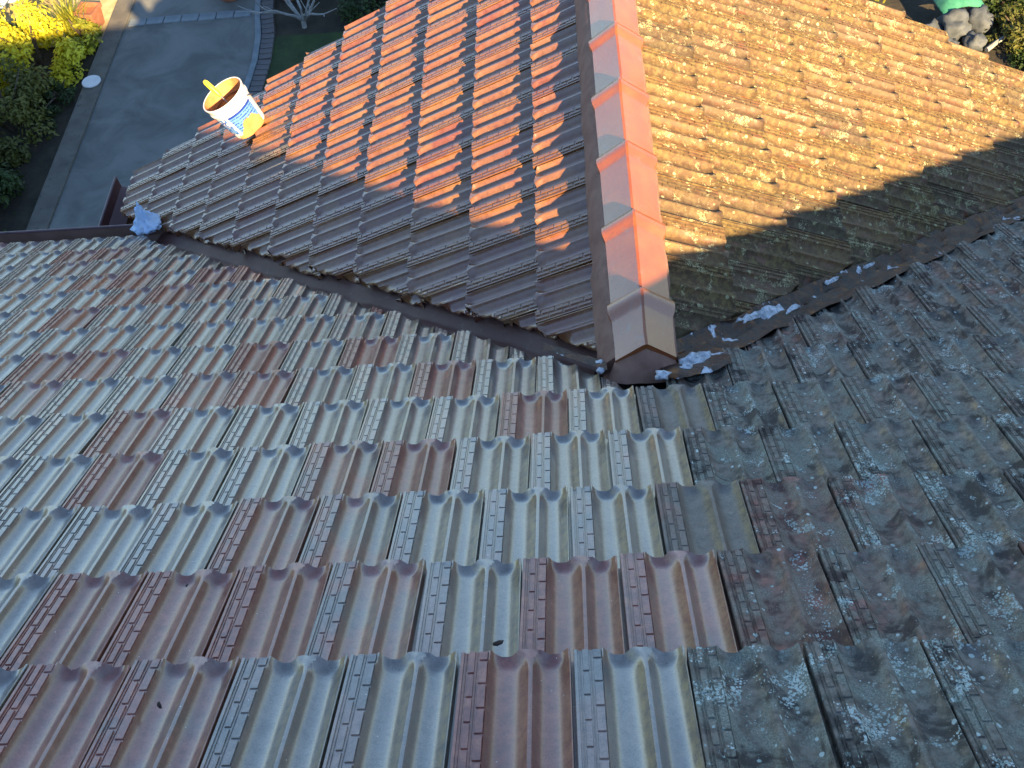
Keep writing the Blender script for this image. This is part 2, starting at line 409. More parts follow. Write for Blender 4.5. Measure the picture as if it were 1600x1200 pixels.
sheet('lawn', [(-3.90,5),(-3.0,5),(-3.0,9.0),(-3.9,9.0)], GZ-.02, M['lawn'], .04)
sheet('sandy_verge', [(-8.6,9.15),(-6.24,9.15),(-6.22,14),(-8.6,14)], GZ-.03, M['drygrass'], .02)

# ------------------------------------------------------------------ house
house = empty('house', (0, 0, GZ))
tag(house, 'terracotta tiled house roof with a projecting gabled wing and brown valleys', 'house')
HB = Matrix.Translation((0,0,-GZ))            # parts are given in roof coordinates
def hpart(name, b, mat, parent=None, smooth=True, angle=38, label=None):
    p = parent or house
    o = b.build(name, mat, p, smooth, angle)
    if p is house: o.matrix_local = HB
    if label: o['label'] = label
    return o
XL, XH, XB = -6.2, .26, 8.15        # hip at the right end of the main roof
HS = .65
EV = S0+13*G                                   # nose of the eave course of the main slope
def plane_pt(fr, a, d, n=0.): return fr @ Vector((a, d, n))
# sarking sheets under the tiles carry them
b = MB(); off = -.115
sR = YR/c1; zr = -YR*T1; ye_ = (EV-.03)*c1; ze_ = -(EV-.03)*s1
up = Vector((0, s1*off, c1*off))
b.V = [Vector((XL,YR,zr))+up, Vector((XH,YR,zr))+up, Vector((XB,ye_,ze_))+up, Vector((XL,ye_,ze_))+up, Vector((XB,2*YR-ye_,ze_))+up, Vector((XL,2*YR-ye_,ze_))+up]
b.F = [(0,3,2,1),(1,2,4),(0,1,4,5)]
main_slope = hpart('main_roof_slope', b, M['batten'], smooth=False)
def wing_sheet(name, fr, sg, dmax):
    b = MB(); ex = dmax*c2
    pts = [(0,.06),(0,YV-.03),(ex,YV-.03),(ex,ex*VR+.06)]
    nrm = fr @ Vector((0,0,off))
    b.V = [Vector((sg*x, y, -x*T2))+nrm for x, y in pts]
    b.F = [(0,1,2,3)] if sg < 0 else [(3,2,1,0)]
    return hpart(name, b, M['batten'], smooth=False)
EWL = D0+11*G
left_slope = wing_sheet('wing_roof_slope', LEFT, -1, EWL-.03)
right_slope = wing_sheet('wing_roof_slope', RIGHT, 1, EWL-.03)
tag(main_slope, 'washed grey and maroon glazed tiles, lichen covered to the right'); tag(left_slope, 'orange brown tiled slope half lit by low sun'); tag(right_slope, 'lichen covered orange tiled slope')

fields = {}
def place(slope, fr, u, d, col, planes=()):
    """one tile whose nose's left corner is at u across, d down the slope; cut where the planes cross it"""
    jit = Matrix.Translation((random.uniform(-.0022,.0022), random.uniform(-.006,.006), random.uniform(-.0016,.0028))) @ \
          Matrix.Rotation(R(random.gauss(0,.55)), 4, 'Z') @ Matrix.Rotation(R(random.gauss(0,.4)), 4, 'Y') @ Matrix.Rotation(R(random.uniform(-.25,.25)), 4, 'X')
    mw = fr @ Matrix.Translation((u, d, 0)) @ jit
    corners = [mw @ Vector(q) for q in ((0,0,0),(W,0,0),(0,-G,0),(W,-G,0))]
    use = []
    for co, no in planes:
        s = [(c-Vector(co)).dot(Vector(no)) for c in corners]
        if min(s) > -.02: return
        if max(s) > -.005: use.append((co, no))
    T = random.choices(TILES[(int(col[3]), 1 if col[1] > .1 else 0)], (4,1,1,1,4))[0]
    me = T
    if use:
        me = cut_tile(T, mw, use)
        if not me: return
    if seen(mw):
        o = link('roof_tile', me, None, slope, mw); o.color = col
    else:
        fields.setdefault((slope.name, col[1] > .1), []).append((me, mw, col, slope))
def rc(red, lich, wing): return (red, lich, random.random(), wing)
def vplane(sg, dy, jit=.0):
    """vertical plane along a valley: outward normal points from the kept main side to the valley (dy<0) or the other way"""
    co = Vector((0, dy+random.uniform(-jit,jit), 0)); dr = Vector((sg, VR, 0)).normalized()
    n = Vector((-dr.y*sg, dr.x*sg, 0))       # points to +y side
    return co, n
# main slope
fixed_red = {(0,-4):.75,(0,-3):.6,(0,-2):.25,(0,-1):.2,(0,0):.9,(0,1):.1,(1,-4.5):.8,(1,-3.5):.85,(1,-2.5):.85,(1,-1.5):.5,(1,-.5):.15,(1,.5):.85,(1,1.5):.62,(2,-6):.2,(2,-5):.05,(2,-4):.05,(2,-3):.62,(2,-2):.5,(2,-1):.1,(2,0):.05,(2,1):.25,(2,2):.35,(3,-6.5):.1,(3,-5.5):.85,(3,-4.5):.1,(3,-3.5):.05,(3,-2.5):.55,(3,-1.5):.8,(3,-.5):.15,(3,.5):.12,(3,1.5):.3,(4,-6):.7,(4,-5):.1,(4,-4):.1,(4,-3):.1,(4,-2):.12,(4,-1):.05,(4,0):.85,(4,1):.1,(4,2):.1,(5,-1.5):.75,(5,-.5):.1,(5,.5):.1,(5,-4.5):.65,(6,-5):.9}
for k in range(-3, 14):
    c0 = 0 if k % 2 == 0 else -.5
    for j in range(-30, 28):
        c = c0+j; u = X0+c*W; d = S0+k*G
        if u < XL or u > 4.6: continue
        xw = u+W/2
        lich = 0.
        if c >= 2.4 or (k == 0 and c >= 2): lich = random.uniform(.75, 1.) if k <= 2 else random.uniform(.62, .9)
        elif c >= 1.9: lich = .15
        red = fixed_red.get((k, c))
        if red is None:
            r = random.random(); red = random.uniform(.7,1.) if r < .13 else (random.uniform(.38,.58) if r < .32 else random.uniform(0,.3))
        if lich > .3: red = min(red, .62) if (k, c) not in ((2, 3), (1, 2.5)) else .72
        if (d-G)*c1 < YR+HS*(u+W-XH)+.06: continue      # beyond the hip
        pl = []
        if xw < .35 and k > 2:
            co, n = vplane(-1, -.115, .014); pl.append((co, n))
        if xw > -.35 and k > 2:
            co, n = vplane(1, -.085, .012); pl.append((co, n))
        if pl and len(pl) == 2:
            pl = [pl[0]] if xw < 0 else [pl[1]]
        # the ends under the ridge mortar
        place(main_slope, MAIN, u, d, rc(red, lich, 0.), pl)
# wing slopes
for sg, fr, slope in ((-1, LEFT, left_slope), (1, RIGHT, right_slope)):
    for i in range(1, 12):
        d = D0+i*G; c0 = .0 if i % 2 else .5
        ncol = int(YV/W)+2
        for j in range(0, ncol):
            ytop = YV-(j+c0)*W                  # far side of the tile
            if c0 and j == -1: ytop = YV
            y0 = ytop-W
            if y0 < -.3: continue
            u = y0 if sg < 0 else -ytop
            co, n = vplane(sg, .075, .022)
            pl = [(co, -n)]
            if c0 and j == -1: continue
            red = random.random(); lich = 0. if sg < 0 else random.uniform(.75, 1.)
            place(slope, fr, u, d, rc(red, lich, 1.), pl)
        if c0:                                  # half tile that closes the verge
            u = YV-W*.5 if sg < 0 else -YV-W*.5
            pl = [(Vector((0,YV,0)), Vector((0,1,0)))]
            place(slope, fr, u, d, rc(random.random(), 0. if sg < 0 else .9, 1.), pl)
# tiles outside the picture: one joined field for each slope
for key, lst in fields.items():
    bm = bmesh.new()
    for me, mw, col, slope in lst:
        t = bmesh.new(); t.from_mesh(me); t.transform(mw)
        tmp = bpy.data.meshes.new('t'); t.to_mesh(tmp); t.free(); bm.from_mesh(tmp); bpy.data.meshes.remove(tmp)
    me = bpy.data.meshes.new('roof_tile_field'); bm.to_mesh(me); bm.free(); me.materials.append(lst[0][0].materials[0])
    o = link('roof_tile_field', me, None, slope); o.color = (.3, lst[0][2][1], .37, lst[0][2][3]); o['kind'] = 'stuff'

# ridge of the wing: mortar bed and angular caps with raised collars
b = MB()
def cap_prof(y, r, w=.106, low=-.018, apex=.074):
    return [(-w-r*.8, y, low-.012+r*.5), (-w-r*.8, y, low+.004+r*.8), (-.014, y, apex-.011+r), (-.005, y, apex+r-.004), (.005, y, apex+r-.004), (.014, y, apex-.011+r), (w+r*.8, y, low+.004+r*.8), (w+r*.8, y, low-.012+r*.5)]
rings = []
ny = 60
for i in range(ny+1):
    y = .075+(YV-.085)*i/ny
    a = .150+.014*nz(y*9, 3)+.006*nz(y*31,5); c = .112+.008*nz(y*9, 8)+.005*nz(y*27,1)
    rings.append([(-a-.012, y, -.125), (-a, y, -.090), (-a+.018, y, -.052+.008*nz(y*7,2)), (-.103, y, -.022), (0, y, .045), (.100, y, -.024), (c, y, -.03), (c+.010, y, -.110)])
b.loft(rings)
ridge = hpart('ridge', b, M['mortar'], label='brown flexible mortar bedding under the ridge caps')
joints = [.292, .668, 1.041, 1.416, 1.797, 2.17, 2.55, 2.93, YV+.02]
prev = .062
for yc in joints:
    b = MB(); rings = []
    ys = [(prev-.015 if prev > .1 else prev, -.004), (prev+.05, -.0035), (yc-.075, -.001), (yc-.062, .001), (yc-.045, .011), (yc-.030, .016), (yc-.010, .016), (yc, .013)]
    for y, r in ys:
        ring = []
        for q in cap_prof(y, r):
            jx = .003*nz(q[0]*20, q[1]*14, 7); ring.append((q[0]+jx, q[1]+.004*nz(q[0]*30,4,yc)*(1 if y in (ys[0][0], ys[-1][0]) else 0), q[2]+.003*nz(q[0]*14,q[1]*13,1)))
        rings.append(ring)
    if prev < .1:                                # ragged cut end of the nearest cap
        rings[0] = [(x, y+.012*nz(x*40,2,5)-.004, z) for x, y, z in rings[0]]
    b.loft(rings)
    dx, dz = random.uniform(-.004,.004), random.uniform(-.002,.003)
    o = b.build('ridge_cap', M['cap'], ridge, True, 30); o.location = (dx, 0, dz)
    prev = yc
# mortar plug closing the near end of the ridge
b = MB(); rings = []
for t in (0,.12,.3,.5,.7,.86,1.):
    ring = []
    for k in range(13):
        q = -1+2*k/12; x = q*(.108+.022*t+.010*sm(t*2))
        y = .085-.105*t+.035*abs(q)**3*t+.008*nz(q*3,t*4,2)
        zt = .056-.090*abs(q)-(.06 if abs(q) > .99 else 0.); w_ = t**1.7
        ring.append((x+.005*nz(q*4,t*6,9), y, zt*(1-w_)+(-y*T1-.062)*w_))
    ring = [(ring[0][0]-.006, ring[0][1]+.05, -.13)]+ring+[(ring[-1][0]+.006, ring[-1][1]+.05, -.13)]
    rings.append(ring)
b.loft(rings)
b.build('mortar_plug', M['mortar'], ridge, True, 60)

# valleys: folded metal on the left, corroded and smeared on the right
def valley(sg, mat, name, n, amp, wm, ww, lift, y1, y0=-.06):
    b = MB(); rings = []
    for i in range(n+1):
        t = i/n; x = y0+(y1-y0)*t
        base = Vector((sg*x, x*VR, -x*T2))
        a = Vector((0, -1, T1)).normalized(); w_ = Vector((-sg, 0, T2)).normalized()
        ring = []
        for k, (q, s) in enumerate(((a,wm),(a,wm*.5),(a,.035),(a,.012),(w_,.012),(w_,.035),(w_,ww*.5),(w_,ww))):
            p = base+q*s+Vector((0,0,-.105+lift)); 
            if amp:
                p += Vector((0,0,1))*amp*(nz(x*7+k*.9, k*.7, sg*3)+.5*nz(x*17,k,2))+Vector((.3*nz(x*9,k,8),.3*nz(x*9,k,6),0))*amp
            ring.append(p)
        rings.append(ring)
    b.loft(rings, close=False)
    return hpart(name, b, mat, None, True, 60)
vl = valley(-1, M['valley'], 'valley_flashing', 30, .004, .24, .20, .015, 3.05, .17); vl['label'] = 'clean dark brown folded metal valley'
vr = valley(1, M['rust'], 'valley_flashing', 90, .022, .13, .12, .080, 3.1, .06); vr['label'] = 'rusty black valley with flaking white patches'
# ragged lumps of pale old mortar along the corroded valley
def lump(c, r, sq, mat, name, parent, seed, sub=2, rot=0.):
    bm = bmesh.new(); bmesh.ops.create_icosphere(bm, subdivisions=sub, radius=1.)
    for v in bm.verts:
        p = v.co.copy(); k = 1+.6*noise.noise(p*1.7+Vector((seed,0,0)))+.35*noise.noise(p*3.7+Vector((0,seed,0)))
        v.co = Vector((p.x*r*k, p.y*r*k*sq[0], p.z*r*k*sq[1]))
    if rot: bmesh.ops.rotate(bm, verts=bm.verts, matrix=Matrix.Rotation(rot,3,'Z'))
    bmesh.ops.translate(bm, verts=bm.verts, vec=c)
    me = bpy.data.meshes.new(name); bm.to_mesh(me); bm.free()
    for p in me.polygons: p.use_smooth = True
    return link(name, me, mat, parent)
M['pale'] = simple('pale_old_mortar', ((.22,.25,.28),(.60,.64,.68),(.07,.065,.06)), 42, .9, .004, 80)
def smear(pts, w, seed, h=.006):
    """a flat ragged smear of pale mortar draped over the valley edge"""
    b = MB(); rings = []
    for i, (x, dy) in enumerate(pts):
        ring = []
        for k in range(7):
            q = -1+k/3; ww = w*(1+.6*nz(x*40,seed,k*.3))*(1 if 0 < i < len(pts)-1 else .25)
            y = x*VR+dy+q*ww
            z = max(-y*T1, -x*T2)-.022+h*(1-q*q)+.006*nz(x*30,y*30,seed)
            ring.append((x+.012*nz(q*3,seed,i), y, z))
        rings.append(ring)
    b.loft(rings, close=False); return b.build('mortar_smear', M['pale'], vr, True, 70)
smear([(.36+.018*i, .05+.012*nz(i*.8,1)) for i in range(9)], .016, 1.)
smear([(.47+.016*i, .045-.004*i) for i in range(8)], .030, 2.)
smear([(.50+.02*i, .005+.02*nz(i*.7,5)) for i in range(9)], .016, 3.)
smear([(.80+.014*i, .06) for i in range(7)], .013, 4.)
smear([(1.02+.014*i, .055) for i in range(6)], .010, 5.)
# dark lead apron and odd scraps at the foot of the wing ridge
b = MB(); rings = []
for i in range(19):
    t = i/18; x = .05+.24*t; ring = []
    y0_ = -.055+.10*t*t+.012*nz(x*25,2)+.008*nz(x*60,5); y1_ = x*VR+.03
    for k in range(11):
        y = y0_+(y1_-y0_)*k/10
        ring.append((x, y, -y*T1-.003+.010*nz(x*16,y*16,4)+.005*nz(x*40,y*40,1)-.012*(k == 0)))
    rings.append(ring)
b.loft(rings, close=False)
ap = hpart('lead_apron', b, M['rust'], None, True, 70)
b = MB(); rings = []
for i in range(9):
    t = i/8; x = -.13-.22*t
    rings.append([(x, x*-VR*.0+(.02+.30*t*.7)+s*.055, -(.02+.30*t*.7+s*.055)*T1-.004+.012*nz(x*20,s*3,1)+.01*s) for s in (0,.33,.66,1)])
b.loft(rings, close=False)
hpart('lead_flap', b, M['rust'], None, True, 70)
for c, r, sq, sd in (((-.150,.070,-.062),.018,(1.5,.7),3.1),((-.152,.025,-.024),.012,(.9,.8),5.2)):
    lump(Vector(c), r, sq, M['pale'], 'mortar_lump', ap, sd)
lump(Vector((.045,-.055,.046)), .024, (.8,.4), M['pale'], 'mortar_lump', ap, 9.7)
for c, r, sd in (((.155,.045,-.030),.040,1.1),((.195,.085,-.056),.030,4.1),((.13,.01,-.006),.022,6.1)):
    lump(Vector(c), r, (.7,.16), M['pale'], 'mortar_lump', ap, sd, 3, .5)

# gutters
def gutter(p0, p1, out, w, mat, matlip, label):
    b = MB(); p0 = Vector(p0); p1 = Vector(p1); o_ = Vector(out)
    pr = [(0,-.01),(0,-.085),(w*.12,-.10),(w*.85,-.10),(w,-.085),(w,0),(w+.012,.004),(w+.014,-.008),(w+.004,-.012),(w+.004,-.088),(w*.88,-.104),(0,-.106)]
    rings = [[p+o_*a+Vector((0,0,z)) for a, z in pr] for p in (p0, p0.lerp(p1,.5), p1)]
    b.loft(rings, close=False)
    g = hpart('gutter', b, mat, None, True, 40, label)
    b = MB(); b.tube([p0+o_*(w+.006)+Vector((0,0,.004)), p1+o_*(w+.006)+Vector((0,0,.004))], .009, 8)
    b.build('gutter_lip', matlip, g)
    return g
ye, ze = EV*c1, -EV*s1
gm = gutter((XL, ye-.035, ze-.050), (-2.86, ye-.035, ze-.050), (0,1,0), .165, M['gutter2'], M['lip'], 'brown gutter along the eave of the washed slope')
b = MB(); b.tube([(XL,ye+.139,ze-.040),(-4.02,ye+.139,ze-.040)], .013, 8); b.build('joint_bracket', M['white'], gm)
xe, zw = -EWL*c2, -EWL*s2
gutter((xe+.035, 2.66, zw-.050), (xe+.035, YV, zw-.050), (-1,0,0), .175, M['gutter'], M['lip'], 'maroon gutter along the eave of the wing')
gutter((-xe-.035, YV, zw-.050), (-xe-.035, 2.2, zw-.050), (1,0,0), .13, M['gutter'], M['lip'], 'maroon gutter on the far eave of the wing')
# walls below, seen only from elsewhere, and the main ridge behind the camera
b = MB(); b.box((-3.0, .5, GZ-.1), (3.0, YV-.25, -2.35)); hpart('wall', b, M['wall'], smooth=False)
b = MB(); b.box((XL+.4, YR-4.0, GZ-.1), (XB-.5, 2.05, -2.0)); hpart('wall', b, M['wall'], smooth=False)
def crest(p, q, name):
    p, q = Vector(p), Vector(q); b = MB(); d = (q-p).normalized(); n = Vector((d.y,-d.x,0)).normalized()
    b.loft([[v-n*.13-Vector((0,0,.10)), v-n*.012, v+n*.012, v+n*.13-Vector((0,0,.10))] for v in (p, q)])
    return hpart(name, b, M['cap'], smooth=False)
crest((XL,YR,zr), (XH,YR,zr), 'main_ridge'); crest((XH,YR,zr), (XB,ye_,ze_), 'main_hip')
# gable barge boards and closing wall of the wing
b = MB()
b.V = [Vector((-3.0,YV-.26,-2.4)), Vector((3.0,YV-.26,-2.4)), Vector((3.0,YV-.26,-3.0*T2-.09)), Vector((0,YV-.26,-.09)), Vector((-3.0,YV-.26,-3.0*T2-.09))]; b.F = [(0,1,2,3,4)]
hpart('gable_wall', b, M['wall'], smooth=False)
for sg in (-1,1):
    b = MB()
    for dz in (-.075,-.22):
        b.V += [Vector((0,YV-.04,dz)), Vector((sg*3.35,YV-.04,-3.35*T2+dz)), Vector((sg*3.35,YV-.01,-3.35*T2+dz)), Vector((0,YV-.01,dz))]
    b.F = [(0,1,2,3),(4,5,6,7)]+[(i,(i+1)%4,4+(i+1)%4,4+i) for i in range(4)]
    hpart('barge_board', b, M['gutter'], smooth=False)

# ------------------------------------------------------------------ bucket, trowel, rag, chips
n2 = Vector((-s2,0,c2))
bx_, by_ = -2.21, 2.98
base = Vector((bx_, by_, bx_*T2))+n2*.004
ax = (n2+Vector((.14,0,.05))).normalized(); e1 = Vector((0,-1,0)); e1 = (e1-ax*e1.dot(ax)).normalized(); e2 = ax.cross(e1)
BM = Matrix(((e1.x,e2.x,ax.x,0),(e1.y,e2.y,ax.y,0),(e1.z,e2.z,ax.z,0),(0,0,0,1)))
bucket = empty('bucket'); bucket.matrix_world = Matrix.Translation(base) @ BM
tag(bucket, 'white plastic mortar bucket with blue printed label standing on the tiles', 'bucket')
I = Matrix.Identity(4); H = .27; r0, r1 = .112, .142
def rad(z): return r0+(r1-r0)*z/H
b = MB(); b.lathe([(0,0),(r0-.01,0),(r0,.006),(rad(.2),.2),(rad(.205)+.006,.205),(rad(.215)+.006,.215),(rad(.22),.22),(r1-.002,.245),(r1+.004,H-.004),(r1+.002,H),(r1-.005,H-.002)], I, 48)
b.build('shell', M['white'], bucket)
M['smear'] = simple('orange_mortar_smear', ((.42,.17,.06),(.55,.26,.10)), 14, .7, .002, 50)
b = MB(); b.lathe([(r1-.005,H-.003),(rad(.19)-.006,.185),(rad(.1)-.006,.13)], I, 48); b.build('inner_wall', M['smear'], bucket)
b = MB(); b.lathe([(0,.185),(.05,.188),(rad(.185)-.007,.182)], I, 40); b.build('mortar_fill', M['mortar_wet'], bucket)
def label_mat():
    t = NT('blue_printed_label'); v = t.coord(); s = t.n('ShaderNodeSeparateXYZ'); t.L(v, s.inputs[0])
    ang = t.math('ARCTAN2', s.outputs[1], s.outputs[0]); z = s.outputs[2]
    cb = t.n('ShaderNodeCombineXYZ'); t.L(t.math('MULTIPLY', ang, .13), cb.inputs[0]); t.L(z, cb.inputs[1])
    n = t.noise(cb.outputs[0], 22., 1., .5, 1.2); 
    lines = t.math('SINE', t.math('MULTIPLY', z, 330.))
    tx = t.math('MULTIPLY', t.ramp(lines, .0, .4), t.ramp(t.noise(cb.outputs[0], 70., 2.), .42, .55))
    up = t.ramp(z, .118, .120); 
    right = t.ramp(ang, -.08, -.06)
    blue = (.015,.045,.30); pale = (.10,.24,.56); wht = (.78,.80,.82)
    a = t.mix(t.ramp(n, .46, .53), pale, blue); a = t.mix(t.ramp(n, .58, .62), a, wht)
    c = t.mix(tx, pale, blue)
    top = t.ramp(z, .168, .170)
    c = t.mix(top, c, blue)
    col = t.mix(right, a, c)
    gap = t.math('MULTIPLY', t.ramp(ang, -.16, -.14), t.ramp(ang, -.02, -.04)); col = t.mix(gap, col, wht)
    return t.fin(col, .35, None, .5)
M['label'] = label_mat()
b = MB(); rings = []
for z in (.045,.09,.135,.185):
    rings.append([((rad(z)+.0018)*math.cos(a), (rad(z)+.0018)*math.sin(a), z) for a in [-1.25+2.7*k/40 for k in range(41)]])
b.loft(rings, close=False); b.build('printed_label', M['label'], bucket)
b = MB(); rings = []
for k in range(24):
    a = -.35+1.75*k/23; hi = .03+.085*sm((k-3)/9)*(1-.55*sm((k-17)/6))+.02*nz(k*.7,3)
    rings.append([((rad(z)+.0045)*math.cos(a), (rad(z)+.0045)*math.sin(a), z) for z in (.001, hi*.5, hi*.9, hi)])
b.loft(rings, close=False); b.build('mortar_smear', M['smear'], bucket)
for a in (1.35, 1.35+math.pi):
    b = MB(); b.tube([((rad(.215)+q)*math.cos(a), (rad(.215)+q)*math.sin(a), .212) for q in (.0,.012)], .014, 14); b.build('handle_boss', M['white'], bucket)
b = MB(); pts = []
for k in range(17):
    t = math.pi*k/16; rr = rad(.215)+.016
    pts.append(Vector((math.cos(1.35)*rr*math.cos(t)-math.sin(1.35)*-.02*0, math.sin(1.35)*rr*math.cos(t), .212))+Vector((math.cos(1.35+math.pi/2), math.sin(1.35+math.pi/2), -.65)).normalized()*.15*math.sin(t))
b.tube(pts, .003, 6); b.build('wire_handle', M['steel'], bucket)

trowel = empty('trowel'); trowel.matrix_world = Matrix.Translation(base) @ BM
tag(trowel, 'trowel with bright yellow handle sticking out of the mortar bucket', 'trowel')
p0 = Vector((-.02,-.02,.17)); p1 = Vector((-.085,-.09,.36)); dr = (p1-p0).normalized()
b = MB(); q = [p0+dr*s for s in (.075,.085,.11,.15,.19,.205)]
b.tube(q, [.009,.013,.016,.017,.016,.009], 12); b.build('handle', M['yellow'], trowel)
b = MB(); b.tube([p0-dr*.03, p0+dr*.08], .005, 8); b.build('shank', M['steel'], trowel)
b = MB(); b.box((-.045,-.002,-.12),(.045,.002,.0), Matrix.Translation(p0) @ dr.to_track_quat('Z','Y').to_matrix().to_4x4(), .0)
b.build('blade', M['steel'], trowel, False)

# crumpled pale blue rag at the foot of the left valley
def rag_mat():
    t = NT('pale_blue_cloth'); v = t.coord(); a = t.noise(v, 14., 3.)
    return t.fin(t.mix(t.ramp(a, .35, .65), (.52,.72,.96), (.68,.84,.98)), .85, t.bump(t.noise(v, 60., 4.), .003, .6), .2)
bm = bmesh.new(); bmesh.ops.create_icosphere(bm, subdivisions=4, radius=1.)
for v in bm.verts:
    p = v.co.copy(); k = .9+.38*abs(noise.noise(p*2.1))+.25*noise.noise(p*5.)-.18*abs(noise.noise(p*3.7+Vector((4,1,2))))
    up = max(0., p.z); f = .105*(1-.72*up**.8)
    v.co = Vector((p.x*f*k*1.05, p.y*f*k*.95, (p.z*.055 if p.z < 0 else .13*up**1.7+.045*up)*k))
    if up > .8: v.co.x += .012*(up-.8)*5; v.co.y += .008
me = bpy.data.meshes.new('rag'); bm.to_mesh(me); bm.free()
for p in me.polygons: p.use_smooth = True
rag = link('rag', me, rag_mat()); rag.location = (-2.95, 2.57, -1.70); rag.scale = (.92,.92,.92); rag.rotation_euler = (R(-6), 0, .6)
tag(rag, 'crumpled pale blue rag at the bottom of the brown valley', 'rag')
def on_main(x, s, h): return MAIN @ Vector((x, s, h))
def from_px(u, v_):
    """point of the main slope's nose plane seen at a pixel of the photograph"""
    d = camo.rotation_euler.to_matrix() @ Vector(((u-800)/1543.35, -(v_-600)/1543.35, -1)); n = Vector((0,s1,c1)); o = Vector(camo.location)
    return o+d*(-(o.dot(n))/d.dot(n))
def chip(u, v_, size, label, seed, h):
    o = lump(Vector((0,0,0)), size, (.6,.45), M['chip'], 'clay_chip', None, seed, 1); o.location = from_px(u, v_)+Vector((0,s1,c1))*h
    o.rotation_euler = (-TH, 0, seed); tag(o, label, 'debris', 'dark clay chips on the tiles')
    return o
chip(778, 997, .011, 'larger dark clay chip in the pan of a grey tile above a course edge', .3, -.012)
chip(247, 1093, .0075, 'small dark clay chip lying on a maroon tile near the left', 2.2, -.012)
chip(291, 910, .004, 'tiny dark crumb at the nose of a red tile on the left', 1.2, -.008)

# ------------------------------------------------------------------ garden and driveway edges
def kerb_piece(parent, pts, w, z0, z1, mat, name):
    b = MB(); rings = []
    for i, p in enumerate(pts):
        p = Vector((*gp(*p), 0)); d = Vector((*pts[min(i+1,len(pts)-1)],0))-Vector((*pts[max(i-1,0)],0)); d.normalize(); n = Vector((d.y,-d.x,0))
        rings.append([p+Vector((0,0,z0)), p+Vector((0,0,z1-.008)), p+n*.008+Vector((0,0,z1)), p+n*(w-.008)+Vector((0,0,z1)), p+n*w+Vector((0,0,z1-.008)), p+n*w+Vector((0,0,z0))])
    b.loft(rings); return b.build(name, mat, parent, True, 40)
k1 = kerb_piece(None, [(-6.24,-2),(-6.24,3),(-6.235,6),(-6.225,8),(-6.21,10),(-6.20,12)], .245*K, GZ-.15, GZ+.035, M['kerb'], 'garden_kerb'); tag(k1, 'long flat brownish concrete kerb between driveway and shrubs', 'kerb')
k2 = kerb_piece(None, [(x-.02,y) for x, y in rightedge], .075*K, GZ-.15, GZ+.03, M['edging'], 'driveway_edging'); tag(k2, 'thin pale curved concrete edging right of the driveway', 'edging')
pb = empty('paver_border', (*gp(-4.0, 8), GZ)); pb.scale = (K,K,K); tag(pb, 'curved border of grey brick pavers beside the driveway', 'paver border')
def along(pts, step):
    out = []; acc = 0.
    for (x0,y0),(x1,y1) in zip(pts, pts[1:]):
        L_ = math.hypot(x1-x0,y1-y0); s = step-acc if acc else 0.
        while s < L_:
            out.append((x0+(x1-x0)*s/L_, y0+(y1-y0)*s/L_, math.atan2(y1-y0,x1-x0))); s += step
        acc = (L_-(s-step)) % step
    return out
bp = MB(); bp.box((-.048,0,-.06),(.048,.165,0), None, .004); pm = mesh('paver', bp.V, bp.F, False); pm.materials.append(M['paver'])
for x, y, a in along(rightedge[1:], .104):
    o = link('paver', pm, None, pb); o.location = Vector((x+.062*1.0, y, .012+random.uniform(-.003,.003)))-Vector((-4.0,8,0)); o.rotation_euler = (0, 0, a+math.pi+R(random.uniform(-1.5,1.5)))
tb = empty('paver_band', (*gp(-5, 9.5), GZ)); tb.scale = (K,K,K); tag(tb, 'straight band of pale pavers set across the driveway', 'paver band')
bp = MB(); bp.box((0,-.075,-.03),(.225,.075,0), None, .004); pm2 = mesh('paver', bp.V, bp.F, False); pm2.materials.append(M['edging'])
for k in range(7):
    o = link('paver', pm2, None, tb); o.location = (-.93+.236*k, .02*k*.2+random.uniform(-.006,.006), .012)
# round white lid on the kerb
b = MB(); b.lathe([(0,0),(.105,0),(.118,.008),(.118,.022),(.110,.028),(.098,.024),(0,.026)], I, 40)
lid = b.build('plastic_lid', M['white']); lid.location = (*gp(-6.12, 8.26), GZ+.036); lid.scale = (K,K,K); tag(lid, 'round white plastic lid lying on the garden kerb', 'lid')

def foliage(parent, mat, n, shape, leaf, seed, name='foliage', clump=26):
    rnd = random.Random(seed); V = []; F = []; cols = []
    cl = []
    for _ in range(clump):
        d = Vector((rnd.gauss(0,1), rnd.gauss(0,1), abs(rnd.gauss(0,1))*.9)).normalized()*rnd.uniform(.55,1.)
        cl.append((Vector((d.x*shape[0], d.y*shape[1], d.z*shape[2])), rnd.uniform(.22,.42), rnd.random()))
    for i in range(n):
        c, r, tone = rnd.choice(cl)
        d = Vector((rnd.gauss(0,1), rnd.gauss(0,1), rnd.gauss(0,1))).normalized()*rnd.uniform(.5,1.)*r*min(shape[0],shape[2]*1.3)
        p = c+d
        if p.z < .02: p.z = rnd.uniform(.02,.12)
        nrm = (d.normalized()+Vector((0,0,.7))+Vector((rnd.gauss(0,.5),rnd.gauss(0,.5),rnd.gauss(0,.4)))).normalized()
        a = nrm.orthogonal().normalized(); a.rotate(Matrix.Rotation(rnd.uniform(0,6.28),3,nrm)); bb = nrm.cross(a)
        s = leaf*rnd.uniform(.6,1.3); k = len(V)
        V += [p-a*s, p+bb*s*.45+nrm*s*.12, p+a*s, p-bb*s*.45+nrm*s*.12]; F.append((k,k+1,k+2,k+3))
        t = max(0, min(1, tone*.6+rnd.random()*.5)); cols += [(t,t,t,1)]*4
    me = mesh(name, V, F, False); at = me.color_attributes.new('leafcol','FLOAT_COLOR','POINT')
    for i, c in enumerate(cols): at.data[i].color = c
    return link(name, me, mat, parent)
